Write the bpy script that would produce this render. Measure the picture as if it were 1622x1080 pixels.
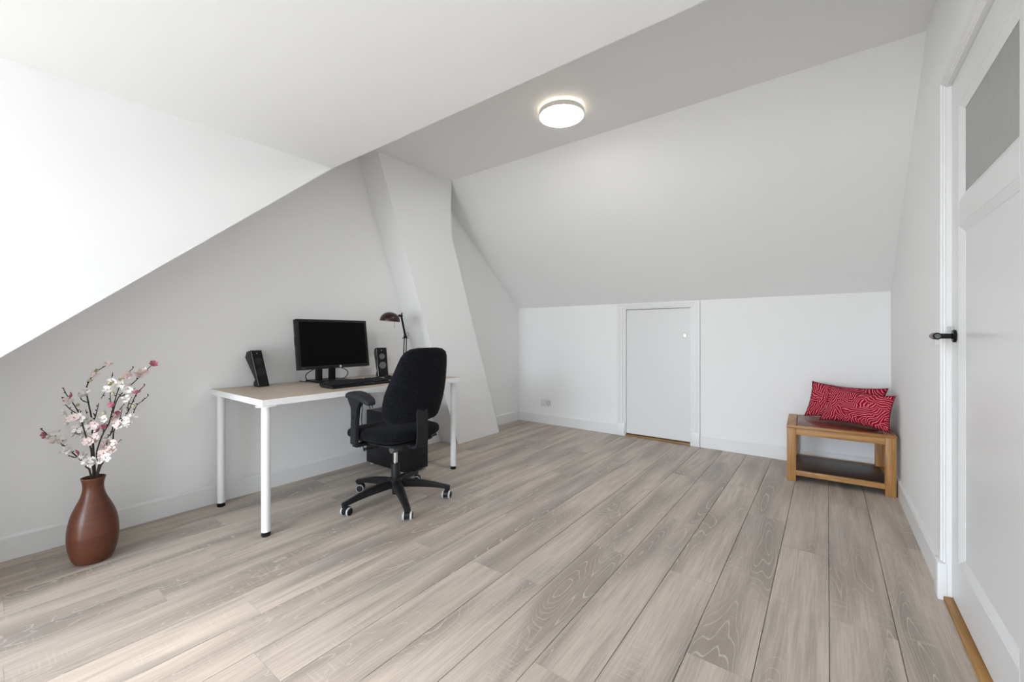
import bpy, bmesh, math, random
from mathutils import Vector, Matrix

# ------------------------------------------------------------------ reset
for o in list(bpy.data.objects):
    bpy.data.objects.remove(o, do_unlink=True)
S = bpy.context.scene
COL = S.collection
random.seed(7)
R = math.radians
PI = math.pi

# ------------------------------------------------------------------ camera
FPX, YH, CAMH, YAW = 659.7, 530.2, 1.08, 37.135
cam = bpy.data.cameras.new('camera')
cam.sensor_fit = 'HORIZONTAL'
cam.sensor_width = 36.0
cam.lens = 36.0 * FPX / 1622.0
cam.shift_y = (YH - 540.0) / 1622.0
cam.clip_start = 0.02
co = bpy.data.objects.new('camera', cam)
COL.objects.link(co)
co.location = (0, 0, CAMH)
co.rotation_euler = (R(90), 0, R(YAW))
S.camera = co

# ------------------------------------------------------------------ world, sun, exposure
S.view_settings.view_transform = 'Standard'
S.view_settings.look = 'None'
S.view_settings.gamma = 1.0
S.view_settings.use_curve_mapping = False
S.view_settings.exposure = 2.37

w = bpy.data.worlds.new('world')
S.world = w
w.use_nodes = True
bg = w.node_tree.nodes['Background']
bg.inputs['Color'].default_value = (0.93, 0.97, 1.0, 1)
bg.inputs['Strength'].default_value = 4.6
_n, _l = w.node_tree.nodes, w.node_tree.links          # bright hazy sky above a darker ground
_tc = _n.new('ShaderNodeTexCoord'); _sx = _n.new('ShaderNodeSeparateXYZ'); _rp = _n.new('ShaderNodeValToRGB')
_l.new(_tc.outputs['Generated'], _sx.inputs[0]); _l.new(_sx.outputs['Z'], _rp.inputs[0]); _l.new(_rp.outputs[0], bg.inputs['Color'])
_rp.color_ramp.elements[0].position = 0.0; _rp.color_ramp.elements[0].color = (.54, .56, .57, 1)
_rp.color_ramp.elements[1].position = 0.02; _rp.color_ramp.elements[1].color = (.87, .96, 1.08, 1)

sl = bpy.data.lights.new('sun', 'SUN')
sl.energy = 0.75
sl.angle = R(5)
sl.color = (1.0, 0.95, 0.88)
so = bpy.data.objects.new('sun', sl)
COL.objects.link(so)
so.location = (-1, -4, 6)
sd = Vector((0.19, 1.86, -1.0)).normalized()       # direction the sunlight travels
so.rotation_euler = sd.to_track_quat('-Z', 'Y').to_euler()

# room dimensions (metres); Y runs along the floor planks
XL, XR, YB, YF = -3.142, 0.388, 4.295, -2.8
ZK, ZC, YC = 1.414, 2.568, 2.852                    # knee wall top, flat ceiling, rear crease
XD, YD, ZD, SD = -2.60, 1.4706, 2.1738, 0.858        # dormer cheek, apex, ceiling, roof pitch
YK = -0.15                                           # low front knee wall beside the dormer
YC2 = YD + (ZC - ZD) / SD                           # front crease
ZF = ZD - SD * (YD - YF)
ZKF = ZD - SD * (YD - YK)                           # front slope height at the facade
WX0, WX1, WZ0, WZ1 = -2.36, -0.75, 0.15, 2.05        # dormer window opening

pl = bpy.data.lights.new('window_portal', 'AREA')
pl.shape = 'RECTANGLE'
pl.size = WX1 - WX0
pl.size_y = WZ1 - WZ0
pl.cycles.is_portal = True
po = bpy.data.objects.new('window_portal', pl)
COL.objects.link(po)
po.location = ((WX0 + WX1) / 2, YF - 0.10, (WZ0 + WZ1) / 2)
po.rotation_euler = (R(-90), 0, R(180))
po.rotation_euler = Vector((0, 1, 0)).to_track_quat('-Z', 'Z').to_euler()

# ------------------------------------------------------------------ materials
def srgb(r, g, b):
    f = lambda c: (c / 255 / 12.92) if c / 255 <= 0.04045 else ((c / 255 + 0.055) / 1.055) ** 2.4
    return (f(r), f(g), f(b), 1)

class NT:
    def __init__(s, name):
        s.m = bpy.data.materials.new(name)
        s.m.use_nodes = True
        s.t = s.m.node_tree
        s.b = s.t.nodes['Principled BSDF']
    def n(s, typ, ins=None, **kw):
        nd = s.t.nodes.new(typ)
        for k, v in kw.items():
            setattr(nd, k, v)
        if ins:
            for k, v in ins.items():
                if hasattr(v, 'is_output'):
                    s.t.links.new(v, nd.inputs[k])
                else:
                    nd.inputs[k].default_value = v
        return nd
    def math(s, op, a, b=None, c=None, clamp=False):
        nd = s.t.nodes.new('ShaderNodeMath'); nd.operation = op; nd.use_clamp = clamp
        for i, v in enumerate((a, b, c)):
            if v is None: continue
            if hasattr(v, 'is_output'): s.t.links.new(v, nd.inputs[i])
            else: nd.inputs[i].default_value = v
        return nd.outputs[0]
    def mix(s, fac, a, b):
        nd = s.t.nodes.new('ShaderNodeMix'); nd.data_type = 'RGBA'
        for i, v in ((0, fac), (6, a), (7, b)):
            if hasattr(v, 'is_output'): s.t.links.new(v, nd.inputs[i])
            else: nd.inputs[i].default_value = v
        return nd.outputs[2]
    def ramp(s, fac, stops):
        nd = s.t.nodes.new('ShaderNodeValToRGB')
        e = nd.color_ramp.elements
        while len(e) < len(stops): e.new(0.5)
        for i, (p, c) in enumerate(stops):
            e[i].position = p
            e[i].color = c if len(c) == 4 else (*c, 1)
        s.t.links.new(fac, nd.inputs[0])
        return nd.outputs[0]
    def vec(s, v, scale, off=None):
        nd = s.t.nodes.new('ShaderNodeMapping')
        s.t.links.new(v, nd.inputs['Vector'])
        nd.inputs['Scale'].default_value = scale
        if off is not None:
            if hasattr(off, 'is_output'): s.t.links.new(off, nd.inputs['Location'])
            else: nd.inputs['Location'].default_value = off
        return nd.outputs[0]
    def noise(s, v, scale=1, detail=2, rough=.5, dist=0):
        return s.n('ShaderNodeTexNoise', {'Vector': v, 'Scale': scale, 'Detail': detail, 'Roughness': rough, 'Distortion': dist}).outputs['Fac']
    def bump(s, hgt, strength=.2, dist=.002):
        b = s.n('ShaderNodeBump', {'Height': hgt, 'Strength': strength, 'Distance': dist})
        s.t.links.new(b.outputs[0], s.b.inputs['Normal'])
    def out(s, color=None, rough=.5, metal=0, spec=.5, **kw):
        for k, v in (('Base Color', color), ('Roughness', rough), ('Metallic', metal), ('Specular IOR Level', spec)):
            if v is None: continue
            if hasattr(v, 'is_output'): s.t.links.new(v, s.b.inputs[k])
            else: s.b.inputs[k].default_value = v
        for k, v in kw.items():
            s.b.inputs[k.replace('_', ' ')].default_value = v
        return s.m
    def obj(s): return s.n('ShaderNodeTexCoord').outputs['Object']

def plain(name, c, rough=.5, metal=0, spec=.5, bump=None, **kw):
    t = NT(name)
    col = c
    if bump:
        t.bump(t.noise(t.obj(), bump[0], 3), bump[1], .001)
    else:   # a faint tonal variation keeps every material procedural
        nz = t.noise(t.obj(), 9, 2)
        col = t.mix(t.math('MULTIPLY', nz, .12), c, tuple(x * .8 for x in c[:3]) + (1,))
    return t.out(col, rough, metal, spec, **kw)

def mat_paint(name, c, rough, b=.06):
    t = NT(name)
    v = t.obj()
    low = t.noise(v, 1.3, 3)
    col = t.mix(t.math('MULTIPLY', low, .25), c, tuple(x * .95 for x in c[:3]) + (1,))
    t.bump(t.noise(v, 260, 3), b, .001)
    return t.out(col, rough, 0, .3)

M = {}
M['wall'] = mat_paint('wall_paint', (.92, .92, .915, 1), .75)
M['ceil'] = mat_paint('ceiling_paint', (.92, .92, .91, 1), .8)
M['trim'] = mat_paint('trim_paint', (.86, .86, .855, 1), .32, .02)
M['gloss'] = mat_paint('gloss_door_paint', (.80, .80, .80, 1), .28, .02)

def mat_floor():
    t = NT('grey_oak_laminate')
    o = t.obj()
    rnd = t.n('ShaderNodeObjectInfo').outputs['Random']
    off = t.n('ShaderNodeCombineXYZ', {0: t.math('MULTIPLY', rnd, 61.7), 1: t.math('MULTIPLY', rnd, 137.3), 2: t.math('MULTIPLY', rnd, 23.1)}).outputs[0]
    v = t.n('ShaderNodeVectorMath', {0: o, 1: off}, operation='ADD').outputs[0]
    # cathedral figure: contour lines of a stretched noise field
    va = t.vec(v, (8.0, 1.0, 1))
    field = t.noise(va, 1.0, .8, .4, .3)
    core = t.ramp(field, [(0.46, (0, 0, 0)), (0.66, (1, 1, 1))])
    jit = t.noise(t.vec(v, (30, 5, 1)), 1, 3)
    ph = t.math('ADD', t.math('MULTIPLY', field, 100), t.math('MULTIPLY', jit, 2.6))
    sn = t.math('ABSOLUTE', t.math('SINE', ph))
    line = t.ramp(sn, [(0.0, (1, 1, 1)), (0.26, (0, 0, 0))])
    # long streaks and blue-grey smoke
    fine = t.noise(t.vec(v, (150, 5, 1)), 1, 3, .6)
    mid = t.noise(t.vec(v, (26, 1.5, 1)), 1, 3, .6)
    smoke = t.ramp(t.noise(t.vec(v, (5, .9, 1), (9, 3, 0)), 1, 2), [(0.56, (0, 0, 0)), (0.74, (1, 1, 1))])
    saw = t.noise(t.vec(v, (14, 130, 1)), 1, 2)
    sawm = t.ramp(t.noise(t.vec(v, (9, 3, 1), (4, 8, 0)), 1, 1), [(0.5, (0, 0, 0)), (0.66, (1, 1, 1))])
    light, base, dark, blue, pale = srgb(206, 194, 181), srgb(192, 180, 168), srgb(145, 134, 125), srgb(140, 137, 138), srgb(220, 211, 200)
    c = t.mix(t.ramp(mid, [(0.38, (0, 0, 0)), (0.64, (1, 1, 1))]), base, light)
    c = t.mix(t.math('MULTIPLY', t.ramp(mid, [(0.30, (1, 1, 1)), (0.44, (0, 0, 0))]), .35), c, dark)
    c = t.mix(t.math('MULTIPLY', core, .70), c, dark)
    c = t.mix(t.math('MULTIPLY', smoke, .62), c, blue)
    c = t.mix(t.math('MULTIPLY', t.math('MULTIPLY', line, t.math('ADD', t.math('MULTIPLY', core, .80), .12)), .85), c, pale)
    c = t.mix(t.math('MULTIPLY', t.math('SUBTRACT', fine, .42, clamp=True), 1.3), c, dark)
    c = t.mix(t.math('MULTIPLY', t.math('MULTIPLY', sawm, t.ramp(saw, [(0.52, (0, 0, 0)), (0.68, (1, 1, 1))])), .26), c, pale)
    tone = t.math('ADD', .965, t.math('MULTIPLY', rnd, .05))
    hv = t.n('ShaderNodeHueSaturation', {'Color': c, 'Value': tone}).outputs[0]
    t.bump(t.math('ADD', fine, t.math('MULTIPLY', line, .6)), .12, .0006)
    return t.out(hv, t.math('ADD', .40, t.math('MULTIPLY', fine, .16)), 0, .35)
M['floor'] = mat_floor()
M['subfloor'] = plain('joint_shadow', (.05, .045, .04, 1), .9)

def mat_wood(name, c1, c2, axis=1, rough=.45, knots=False, scale=1.0, spec=.4):
    t = NT(name)
    o = t.obj()
    sc = [34 * scale] * 3; sc[axis] = 2.2 * scale
    sc2 = [150 * scale] * 3; sc2[axis] = 6 * scale
    g = t.noise(t.vec(o, tuple(sc)), 1, 3, .55, .4)
    fine = t.noise(t.vec(o, tuple(sc2)), 1, 2)
    c = t.mix(t.ramp(g, [(0.36, (0, 0, 0)), (0.66, (1, 1, 1))]), c1, c2)
    c = t.mix(t.math('MULTIPLY', t.math('SUBTRACT', fine, .4, clamp=True), .9), c, tuple(x * .6 for x in c2[:3]) + (1,))
    if knots:
        vo = t.n('ShaderNodeTexVoronoi', {'Vector': o, 'Scale': 4.3})
        k = t.ramp(vo.outputs['Distance'], [(0.05, (1, 1, 1)), (0.13, (0, 0, 0))])
        c = t.mix(t.math('MULTIPLY', k, .75), c, tuple(x * .35 for x in c2[:3]) + (1,))
    t.bump(fine, .08, .0006)
    return t.out(c, rough, 0, spec)

M['desk_top'] = mat_wood('pale_oak_top', srgb(208, 193, 174), srgb(194, 177, 156), 1, .42)
M['pine_x'] = mat_wood('honey_pine_x', srgb(193, 146, 92), srgb(158, 110, 62), 0, .42, True)
M['pine_y'] = mat_wood('honey_pine_y', srgb(193, 146, 92), srgb(158, 110, 62), 1, .42, True)
M['pine_z'] = mat_wood('honey_pine_z', srgb(193, 146, 92), srgb(158, 110, 62), 2, .42, True)
M['stain'] = mat_wood('dark_stained_panel', srgb(124, 70, 50), srgb(98, 54, 40), 0, .26)
M['shelf'] = mat_wood('dark_brown_shelf', srgb(72, 48, 35), srgb(52, 36, 28), 0, .38)
M['oak'] = mat_wood('bare_threshold_wood', srgb(190, 146, 82), srgb(160, 114, 56), 1, .5)
M['oak_x'] = mat_wood('bare_threshold_wood_x', srgb(176, 142, 88), srgb(140, 104, 56), 0, .5)

M['white_metal'] = plain('white_lacquer', (.86, .86, .86, 1), .35)
M['white_edge'] = plain('white_foil', (.88, .88, .88, 1), .4)
M['black'] = plain('black_plastic', (.012, .012, .013, 1), .42, spec=.25)
M['black_matte'] = plain('matte_black_plastic', (.015, .016, .019, 1), .6, spec=.25, bump=(400, .15))
M['black_gloss'] = plain('gloss_black', (.006, .006, .007, 1), .18, spec=.25)
M['screen'] = plain('dark_screen', (.003, .003, .0035, 1), .35, spec=.06)
M['grey_plastic'] = plain('grey_plastic', (.10, .105, .11, 1), .45)
M['pad'] = plain('arm_pad_rubber', (.016, .018, .022, 1), .55, spec=.3)
M['rim'] = plain('pale_grey_tread', (.55, .55, .54, 1), .55)
M['chrome'] = plain('steel', (.62, .62, .62, 1), .22, 1)
M['case'] = plain('black_steel_case', (.010, .010, .011, 1), .4, spec=.25)
M['case_top'] = plain('case_panel', (.03, .03, .03, 1), .35)
M['cable'] = plain('black_cable', (.012, .012, .012, 1), .5)
M['cable_w'] = plain('grey_cable', (.42, .43, .45, 1), .5)
M['lamp_red'] = plain('dark_red_enamel', srgb(44, 15, 15), .28)
M['lamp_in'] = plain('white_enamel_inside', (.8, .79, .77, 1), .35)
M['cone'] = plain('grey_speaker_cone', (.13, .13, .135, 1), .5)
M['print'] = plain('pale_print', (.75, .76, .78, 1), .4)
M['socket'] = plain('white_socket_plastic', (.80, .80, .80, 1), .35)
M['slot'] = plain('socket_shadow_grey', (.30, .30, .31, 1), .5)
M['clear'] = plain('clear_plastic', (.92, .94, .94, 1), .06, Transmission_Weight=.85, IOR=1.4)
M['brass'] = plain('satin_nickel', (.55, .54, .48, 1), .3, 1)

def mat_fabric():
    t = NT('charcoal_wool')
    v = t.obj()
    n1 = t.noise(v, 210, 3); n2 = t.noise(v, 60, 3)
    sp = t.ramp(n1, [(0.50, (0, 0, 0)), (0.72, (1, 1, 1))])
    c = t.mix(t.math('MULTIPLY', sp, .75), (.004, .0045, .006, 1), (.036, .039, .050, 1))
    c = t.mix(t.math('MULTIPLY', n2, .3), c, (.006, .006, .007, 1))
    t.bump(n1, .5, .002)
    return t.out(c, .95, 0, .1, Sheen_Weight=.03)
M['fabric'] = mat_fabric()

def mat_cushion():
    t = NT('red_wave_print')
    uv = t.n('ShaderNodeTexCoord').outputs['UV']
    warp = t.n('ShaderNodeTexNoise', {'Vector': uv, 'Scale': 7.0, 'Detail': 1.0})
    wv = t.n('ShaderNodeVectorMath', {0: warp.outputs['Color'], 1: (.5, .5, .5)}, operation='SUBTRACT').outputs[0]
    wv = t.n('ShaderNodeVectorMath', {0: wv, 'Scale': .055}, operation='SCALE').outputs[0]
    p = t.n('ShaderNodeVectorMath', {0: uv, 1: wv}, operation='ADD').outputs[0]
    vo = t.n('ShaderNodeTexVoronoi', {'Vector': p, 'Scale': 10.5})
    sep = t.n('ShaderNodeSeparateColor', {0: vo.outputs['Color']})
    ang = t.math('MULTIPLY', sep.outputs[0], 2 * PI)
    sx = t.n('ShaderNodeSeparateXYZ', {0: p})
    d = t.math('ADD', t.math('MULTIPLY', sx.outputs[0], t.math('COSINE', ang)), t.math('MULTIPLY', sx.outputs[1], t.math('SINE', ang)))
    wob = t.noise(uv, 17, 1)
    ph = t.math('ADD', t.math('MULTIPLY', d, 190), t.math('MULTIPLY', wob, 7))
    ln = t.ramp(t.math('ABSOLUTE', t.math('SINE', ph)), [(0.34, (1, 1, 1)), (0.52, (0, 0, 0))])
    c = t.mix(ln, srgb(150, 10, 36), srgb(228, 130, 142))
    t.bump(t.noise(uv, 900, 2), .2, .001)
    return t.out(c, .85, 0, .15)
M['cushion'] = mat_cushion()
M['piping'] = plain('dark_red_seam', srgb(112, 20, 42), .85)

def mat_vase():
    t = NT('brown_terracotta')
    o = t.obj()
    band = t.noise(t.vec(o, (3, 3, 60)), 1, 3)
    c = t.mix(t.ramp(band, [(0.3, (0, 0, 0)), (0.75, (1, 1, 1))]), srgb(84, 43, 27), srgb(108, 61, 39))
    c = t.mix(t.math('MULTIPLY', t.noise(o, 9, 3), .45), c, srgb(80, 40, 26))
    t.bump(t.noise(t.vec(o, (2, 2, 190)), 1, 2), .35, .0015)
    return t.out(c, .36, 0, .45)
M['vase'] = mat_vase()
M['vase_in'] = plain('vase_inside', (.05, .025, .015, 1), .8)
M['twig'] = plain('dark_twig_bark', (.028, .018, .014, 1), .75, bump=(200, .3))
M['petal_w'] = plain('white_petal', (.86, .83, .80, 1), .7)
M['petal_p'] = plain('pale_pink_petal', (.82, .66, .64, 1), .7)
M['petal_d'] = plain('deep_pink_petal', (.46, .13, .19, 1), .7)
M['petal_y'] = plain('cream_green_petal', (.55, .50, .30, 1), .7)
M['pollen'] = plain('ochre_stamen', (.32, .17, .05, 1), .8)

def mat_emit(name, c, st):
    t = NT(name)
    t.out((.9, .9, .9, 1), .4)
    t.b.inputs['Emission Color'].default_value = c
    t.b.inputs['Emission Strength'].default_value = st
    nz = t.noise(t.obj(), 3, 1)
    t.t.links.new(t.math('ADD', st * .97, t.math('MULTIPLY', nz, st * .06)), t.b.inputs['Emission Strength'])
    return t.m
M['diffuser'] = mat_emit('lamp_diffuser', (1.0, .97, .93, 1), 8)
M['glow'] = mat_emit('lamp_upper_diffuser', (1.0, .84, .58, 1), .9)
M['lamp_ring'] = plain('lamp_ring_silver', (.90, .87, .82, 1), .45)

def mat_frost():
    t = NT('hammered_glass')
    o = t.obj()
    n1 = t.noise(t.vec(o, (60, 60, 16)), 1, 3)
    n2 = t.noise(t.vec(o, (150, 150, 50)), 1, 2)
    t.bump(t.math('ADD', n1, t.math('MULTIPLY', n2, .5)), .55, .006)
    return t.out(t.mix(t.math('MULTIPLY', n1, .7), (.56, .55, .52, 1), (.38, .375, .355, 1)), .3, 0, .5, Transmission_Weight=.45)
M['frost'] = mat_frost()

def mat_pane():
    t = NT('window_glass')
    tr = t.n('ShaderNodeBsdfTransparent', {'Color': (.96, .97, .97, 1)})
    gl = t.n('ShaderNodeBsdfGlossy', {'Roughness': .02})
    mx = t.n('ShaderNodeMixShader', {0: .06, 1: tr.outputs[0], 2: gl.outputs[0]})
    t.t.links.new(mx.outputs[0], t.t.nodes['Material Output'].inputs['Surface'])
    return t.m
M['pane'] = mat_pane()

# ------------------------------------------------------------------ mesh helpers
def nb(): return bmesh.new()

def box(bm, x0, x1, y0, y1, z0, z1, bev=0, seg=2, mat=None):
    vs = [bm.verts.new((x, y, z)) for x in (x0, x1) for y in (y0, y1) for z in (z0, z1)]
    fs = [bm.faces.new([vs[i] for i in q]) for q in ((0, 1, 3, 2), (4, 6, 7, 5), (0, 4, 5, 1), (2, 3, 7, 6), (0, 2, 6, 4), (1, 5, 7, 3))]
    allv = vs
    if bev > 0:
        es = list({e for f in fs for e in f.edges})
        r = bmesh.ops.bevel(bm, geom=es, offset=bev, segments=seg, profile=.5, affect='EDGES')
        allv = list({v for f in r['faces'] for v in f.verts} | {v for v in vs if v.is_valid})
    if mat is not None:
        bmesh.ops.transform(bm, matrix=mat, verts=allv)
    return allv

def frame_of(d):
    d = d.normalized()
    a = Vector((0, 0, 1)) if abs(d.z) < .95 else Vector((1, 0, 0))
    u = d.cross(a).normalized()
    return u, d.cross(u).normalized()

def tube(bm, pts, r, seg=10, caps=True):
    pts = [Vector(p) for p in pts]
    n = len(pts)
    rr = r if isinstance(r, (list, tuple)) else [r] * n
    rings = []
    u = None
    for i, p in enumerate(pts):
        d = (pts[min(i + 1, n - 1)] - pts[max(i - 1, 0)])
        if d.length < 1e-9: d = Vector((0, 0, 1))
        d.normalize()
        if u is None: u, v = frame_of(d)
        else:
            u = (u - d * u.dot(d))
            u = u.normalized() if u.length > 1e-6 else frame_of(d)[0]
            v = d.cross(u)
        rings.append([bm.verts.new(p + (u * math.cos(2 * PI * k / seg) + v * math.sin(2 * PI * k / seg)) * rr[i]) for k in range(seg)])
    for a, b in zip(rings, rings[1:]):
        for k in range(seg):
            bm.faces.new((a[k], a[(k + 1) % seg], b[(k + 1) % seg], b[k]))
    if caps:
        bm.faces.new(list(reversed(rings[0]))); bm.faces.new(rings[-1])

def cyl(bm, p0, p1, r, r1=None, seg=24): tube(bm, [p0, p1], [r, r if r1 is None else r1], seg)

def lathe(bm, prof, c=(0, 0, 0), seg=48, axis=None):
    """prof: list of (radius, height); axis defaults to +Z through c."""
    c = Vector(c)
    d = Vector(axis).normalized() if axis else Vector((0, 0, 1))
    u, v = frame_of(d) if axis else (Vector((1, 0, 0)), Vector((0, 1, 0)))
    rings = []
    for r, h in prof:
        if r < 1e-6: rings.append([bm.verts.new(c + d * h)])
        else: rings.append([bm.verts.new(c + d * h + (u * math.cos(2 * PI * k / seg) + v * math.sin(2 * PI * k / seg)) * r) for k in range(seg)])
    for a, b in zip(rings, rings[1:]):
        for k in range(seg):
            k2 = (k + 1) % seg
            if len(a) == 1 and len(b) == 1: continue
            if len(a) == 1: bm.faces.new((a[0], b[k2], b[k]))
            elif len(b) == 1: bm.faces.new((a[k], a[k2], b[0]))
            else: bm.faces.new((a[k], a[k2], b[k2], b[k]))

def spline(pts, n=8):
    """Catmull-Rom through pts."""
    P = [Vector(p) for p in pts]
    P = [P[0] * 2 - P[1]] + P + [P[-1] * 2 - P[-2]]
    out = []
    for i in range(1, len(P) - 2):
        for k in range(n):
            t = k / n
            a, b, c, d = P[i - 1], P[i], P[i + 1], P[i + 2]
            out.append(.5 * ((2 * b) + (c - a) * t + (2 * a - 5 * b + 4 * c - d) * t * t + (3 * b - a - 3 * c + d) * t ** 3))
    out.append(P[-2])
    return out

def poly(bm, pts):
    return bm.faces.new([bm.verts.new(p) for p in pts])

def prism(bm, pts, d):
    """closed polygon pts extruded by vector d"""
    d = Vector(d)
    a = [bm.verts.new(p) for p in pts]
    b = [bm.verts.new(Vector(p) + d) for p in pts]
    n = len(a)
    bm.faces.new(a); bm.faces.new(list(reversed(b)))
    for i in range(n):
        bm.faces.new((a[i], b[i], b[(i + 1) % n], a[(i + 1) % n]))

ORIGIN = {}
def obj(name, bm, mat, parent=None, smooth=True, ang=35, recalc=True, origin=None, kind=None):
    if recalc: bmesh.ops.recalc_face_normals(bm, faces=bm.faces[:])
    o0 = Vector(origin) if origin else (ORIGIN.get(parent.name, Vector()) if parent else Vector())
    if o0.length: bmesh.ops.translate(bm, verts=bm.verts[:], vec=-o0)
    if smooth:
        for f in bm.faces: f.smooth = True
        for e in bm.edges:
            e.smooth = e.is_manifold and e.calc_face_angle(0) < R(ang)
    me = bpy.data.meshes.new(name)
    bm.to_mesh(me); bm.free()
    me.materials.append(M[mat] if isinstance(mat, str) else mat)
    o = bpy.data.objects.new(name, me)
    COL.objects.link(o)
    if parent:
        o.parent = parent
        if origin:
            o.location = o0 - ORIGIN.get(parent.name, Vector())
    else:
        o.location = o0
    ORIGIN[o.name] = o0
    if kind: o['kind'] = kind
    return o

def thing(name, loc, label, cat, group=None):
    o = bpy.data.objects.new(name, None)
    o.empty_display_size = .05
    COL.objects.link(o)
    o.location = loc
    ORIGIN[o.name] = Vector(loc)
    return tag(o, label, cat, group)

def tag(o, label, cat, group=None):
    o['label'] = label; o['category'] = cat
    if group: o['group'] = group
    return o

def struct(name, bm, mat, label, smooth=False, cat=None):
    o = obj(name, bm, mat, None, smooth)
    o['kind'] = 'structure'
    o['label'] = label
    o['category'] = cat or name.split('_')[0]
    return o

# ------------------------------------------------------------------ room shell
# floor with individual planks
bm = nb(); box(bm, XL - .02, XR + .5, YF - .02, YB + .1, -.06, -.011)
floor = struct('floor', bm, 'subfloor', 'grey oak laminate plank floor of the attic room')
PW, PX0, PLEN = .1948, .0058, 1.38
full = None
rj = {-1: 2.541, 0: 1.998, 1: 2.897, -2: 2.868, -3: 1.966}
def plank_bm(wd, ln):
    b = nb()
    g = .0009
    c = .0014
    x0, x1, y0, y1 = g, wd - g, .0003, ln - .0003
    # chamfered long edges only
    sec = [(x0, -.011), (x1, -.011), (x1, -c), (x1 - c, 0), (x0 + c, 0), (x0, -c)]
    A = [b.verts.new((x, y0, z)) for x, z in sec]
    B = [b.verts.new((x, y1, z)) for x, z in sec]
    b.faces.new(A); b.faces.new(list(reversed(B)))
    for i in range(6): b.faces.new((A[i], B[i], B[(i + 1) % 6], A[(i + 1) % 6]))
    return b
fullmesh = None
for k in range(-17, 2):
    xa, xb = PX0 + PW * k, PX0 + PW * (k + 1)
    xa, xb = max(xa, XL), min(xb, XR)
    if xb - xa < .01: continue
    j = rj.get(k, random.uniform(0, PLEN))
    y = j
    while y > YF: y -= PLEN
    while y < YB:
        a, b_ = max(y, YF), min(y + PLEN, YB)
        y += PLEN
        if b_ - a < .02: continue
        isfull = abs(b_ - a - PLEN) < 1e-6 and abs(xb - xa - PW) < 1e-6
        if isfull and fullmesh:
            o = bpy.data.objects.new('plank', fullmesh); COL.objects.link(o); o.parent = floor
        else:
            o = obj('plank', plank_bm(xb - xa, b_ - a), 'floor', floor, False)
            if isfull: fullmesh = o.data
        o.location = (xa, a, 0)

# left gable wall
bm = nb()
poly(bm, [(XL, YK, 0), (XL, YB, 0), (XL, YB, ZK), (XL, YC, ZC), (XL, YC2, ZC), (XL, YK, ZKF)])
struct('wall_left', bm, 'wall', 'white gable wall behind the desk and vase')

# rear knee wall with opening for the small door
D1X0, D1X1, D1Z = -1.724, -1.064, 1.352
bm = nb()
poly(bm, [(XL, YB, 0), (D1X0, YB, 0), (D1X0, YB, ZK), (XL, YB, ZK)])
poly(bm, [(D1X1, YB, 0), (XR, YB, 0), (XR, YB, ZK), (D1X1, YB, ZK)])
poly(bm, [(D1X0, YB, D1Z), (D1X1, YB, D1Z), (D1X1, YB, ZK), (D1X0, YB, ZK)])
for q in ([(D1X0, YB, 0), (D1X0, YB + .08, 0), (D1X0, YB + .08, D1Z), (D1X0, YB, D1Z)], [(D1X1, YB, 0), (D1X1, YB + .08, 0), (D1X1, YB + .08, D1Z), (D1X1, YB, D1Z)],
          [(D1X0, YB, D1Z), (D1X1, YB, D1Z), (D1X1, YB + .08, D1Z), (D1X0, YB + .08, D1Z)], [(D1X0, YB + .08, 0), (D1X1, YB + .08, 0), (D1X1, YB + .08, D1Z), (D1X0, YB + .08, D1Z)]):
    poly(bm, q)
struct('wall_back', bm, 'wall', 'low white knee wall under the sloping ceiling')

# right wall with opening for the panelled door
D2Y0, D2Y1, D2Z = 1.535, 2.415, 2.088
bm = nb()
def ztop(y):
    if y <= YD: return ZD
    if y <= YC2: return ZD + (y - YD) * SD
    if y <= YC: return ZC
    return ZC + (ZK - ZC) * (y - YC) / (YB - YC)
br = sorted([YF, D2Y0, YD, YC2, D2Y1, YC, YB])
for a, b_ in zip(br, br[1:]):
    z0 = D2Z if (a >= D2Y0 - 1e-6 and b_ <= D2Y1 + 1e-6) else 0
    poly(bm, [(XR, a, z0), (XR, b_, z0), (XR, b_, ztop(b_)), (XR, a, ztop(a))])
struct('wall_right', bm, 'wall', 'white wall with the panelled door at the right')

# facade with the dormer window opening, behind the camera
bm = nb()
poly(bm, [(XL, YK, 0), (XD, YK, 0), (XD, YK, ZKF), (XL, YK, ZKF)])
for x0, x1, z0, z1 in ((XD, WX0, 0, ZD), (WX1, XR, 0, ZD), (WX0, WX1, 0, WZ0), (WX0, WX1, WZ1, ZD)):
    poly(bm, [(x0, YF, z0), (x1, YF, z0), (x1, YF, z1), (x0, YF, z1)])
for q in ([(WX0, YF, WZ0), (WX1, YF, WZ0), (WX1, YF - .12, WZ0), (WX0, YF - .12, WZ0)], [(WX0, YF, WZ1), (WX1, YF, WZ1), (WX1, YF - .12, WZ1), (WX0, YF - .12, WZ1)],
          [(WX0, YF, WZ0), (WX0, YF, WZ1), (WX0, YF - .12, WZ1), (WX0, YF - .12, WZ0)], [(WX1, YF, WZ0), (WX1, YF, WZ1), (WX1, YF - .12, WZ1), (WX1, YF - .12, WZ0)]):
    poly(bm, q)
struct('wall_front', bm, 'wall', 'white dormer facade with a wide window')

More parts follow.
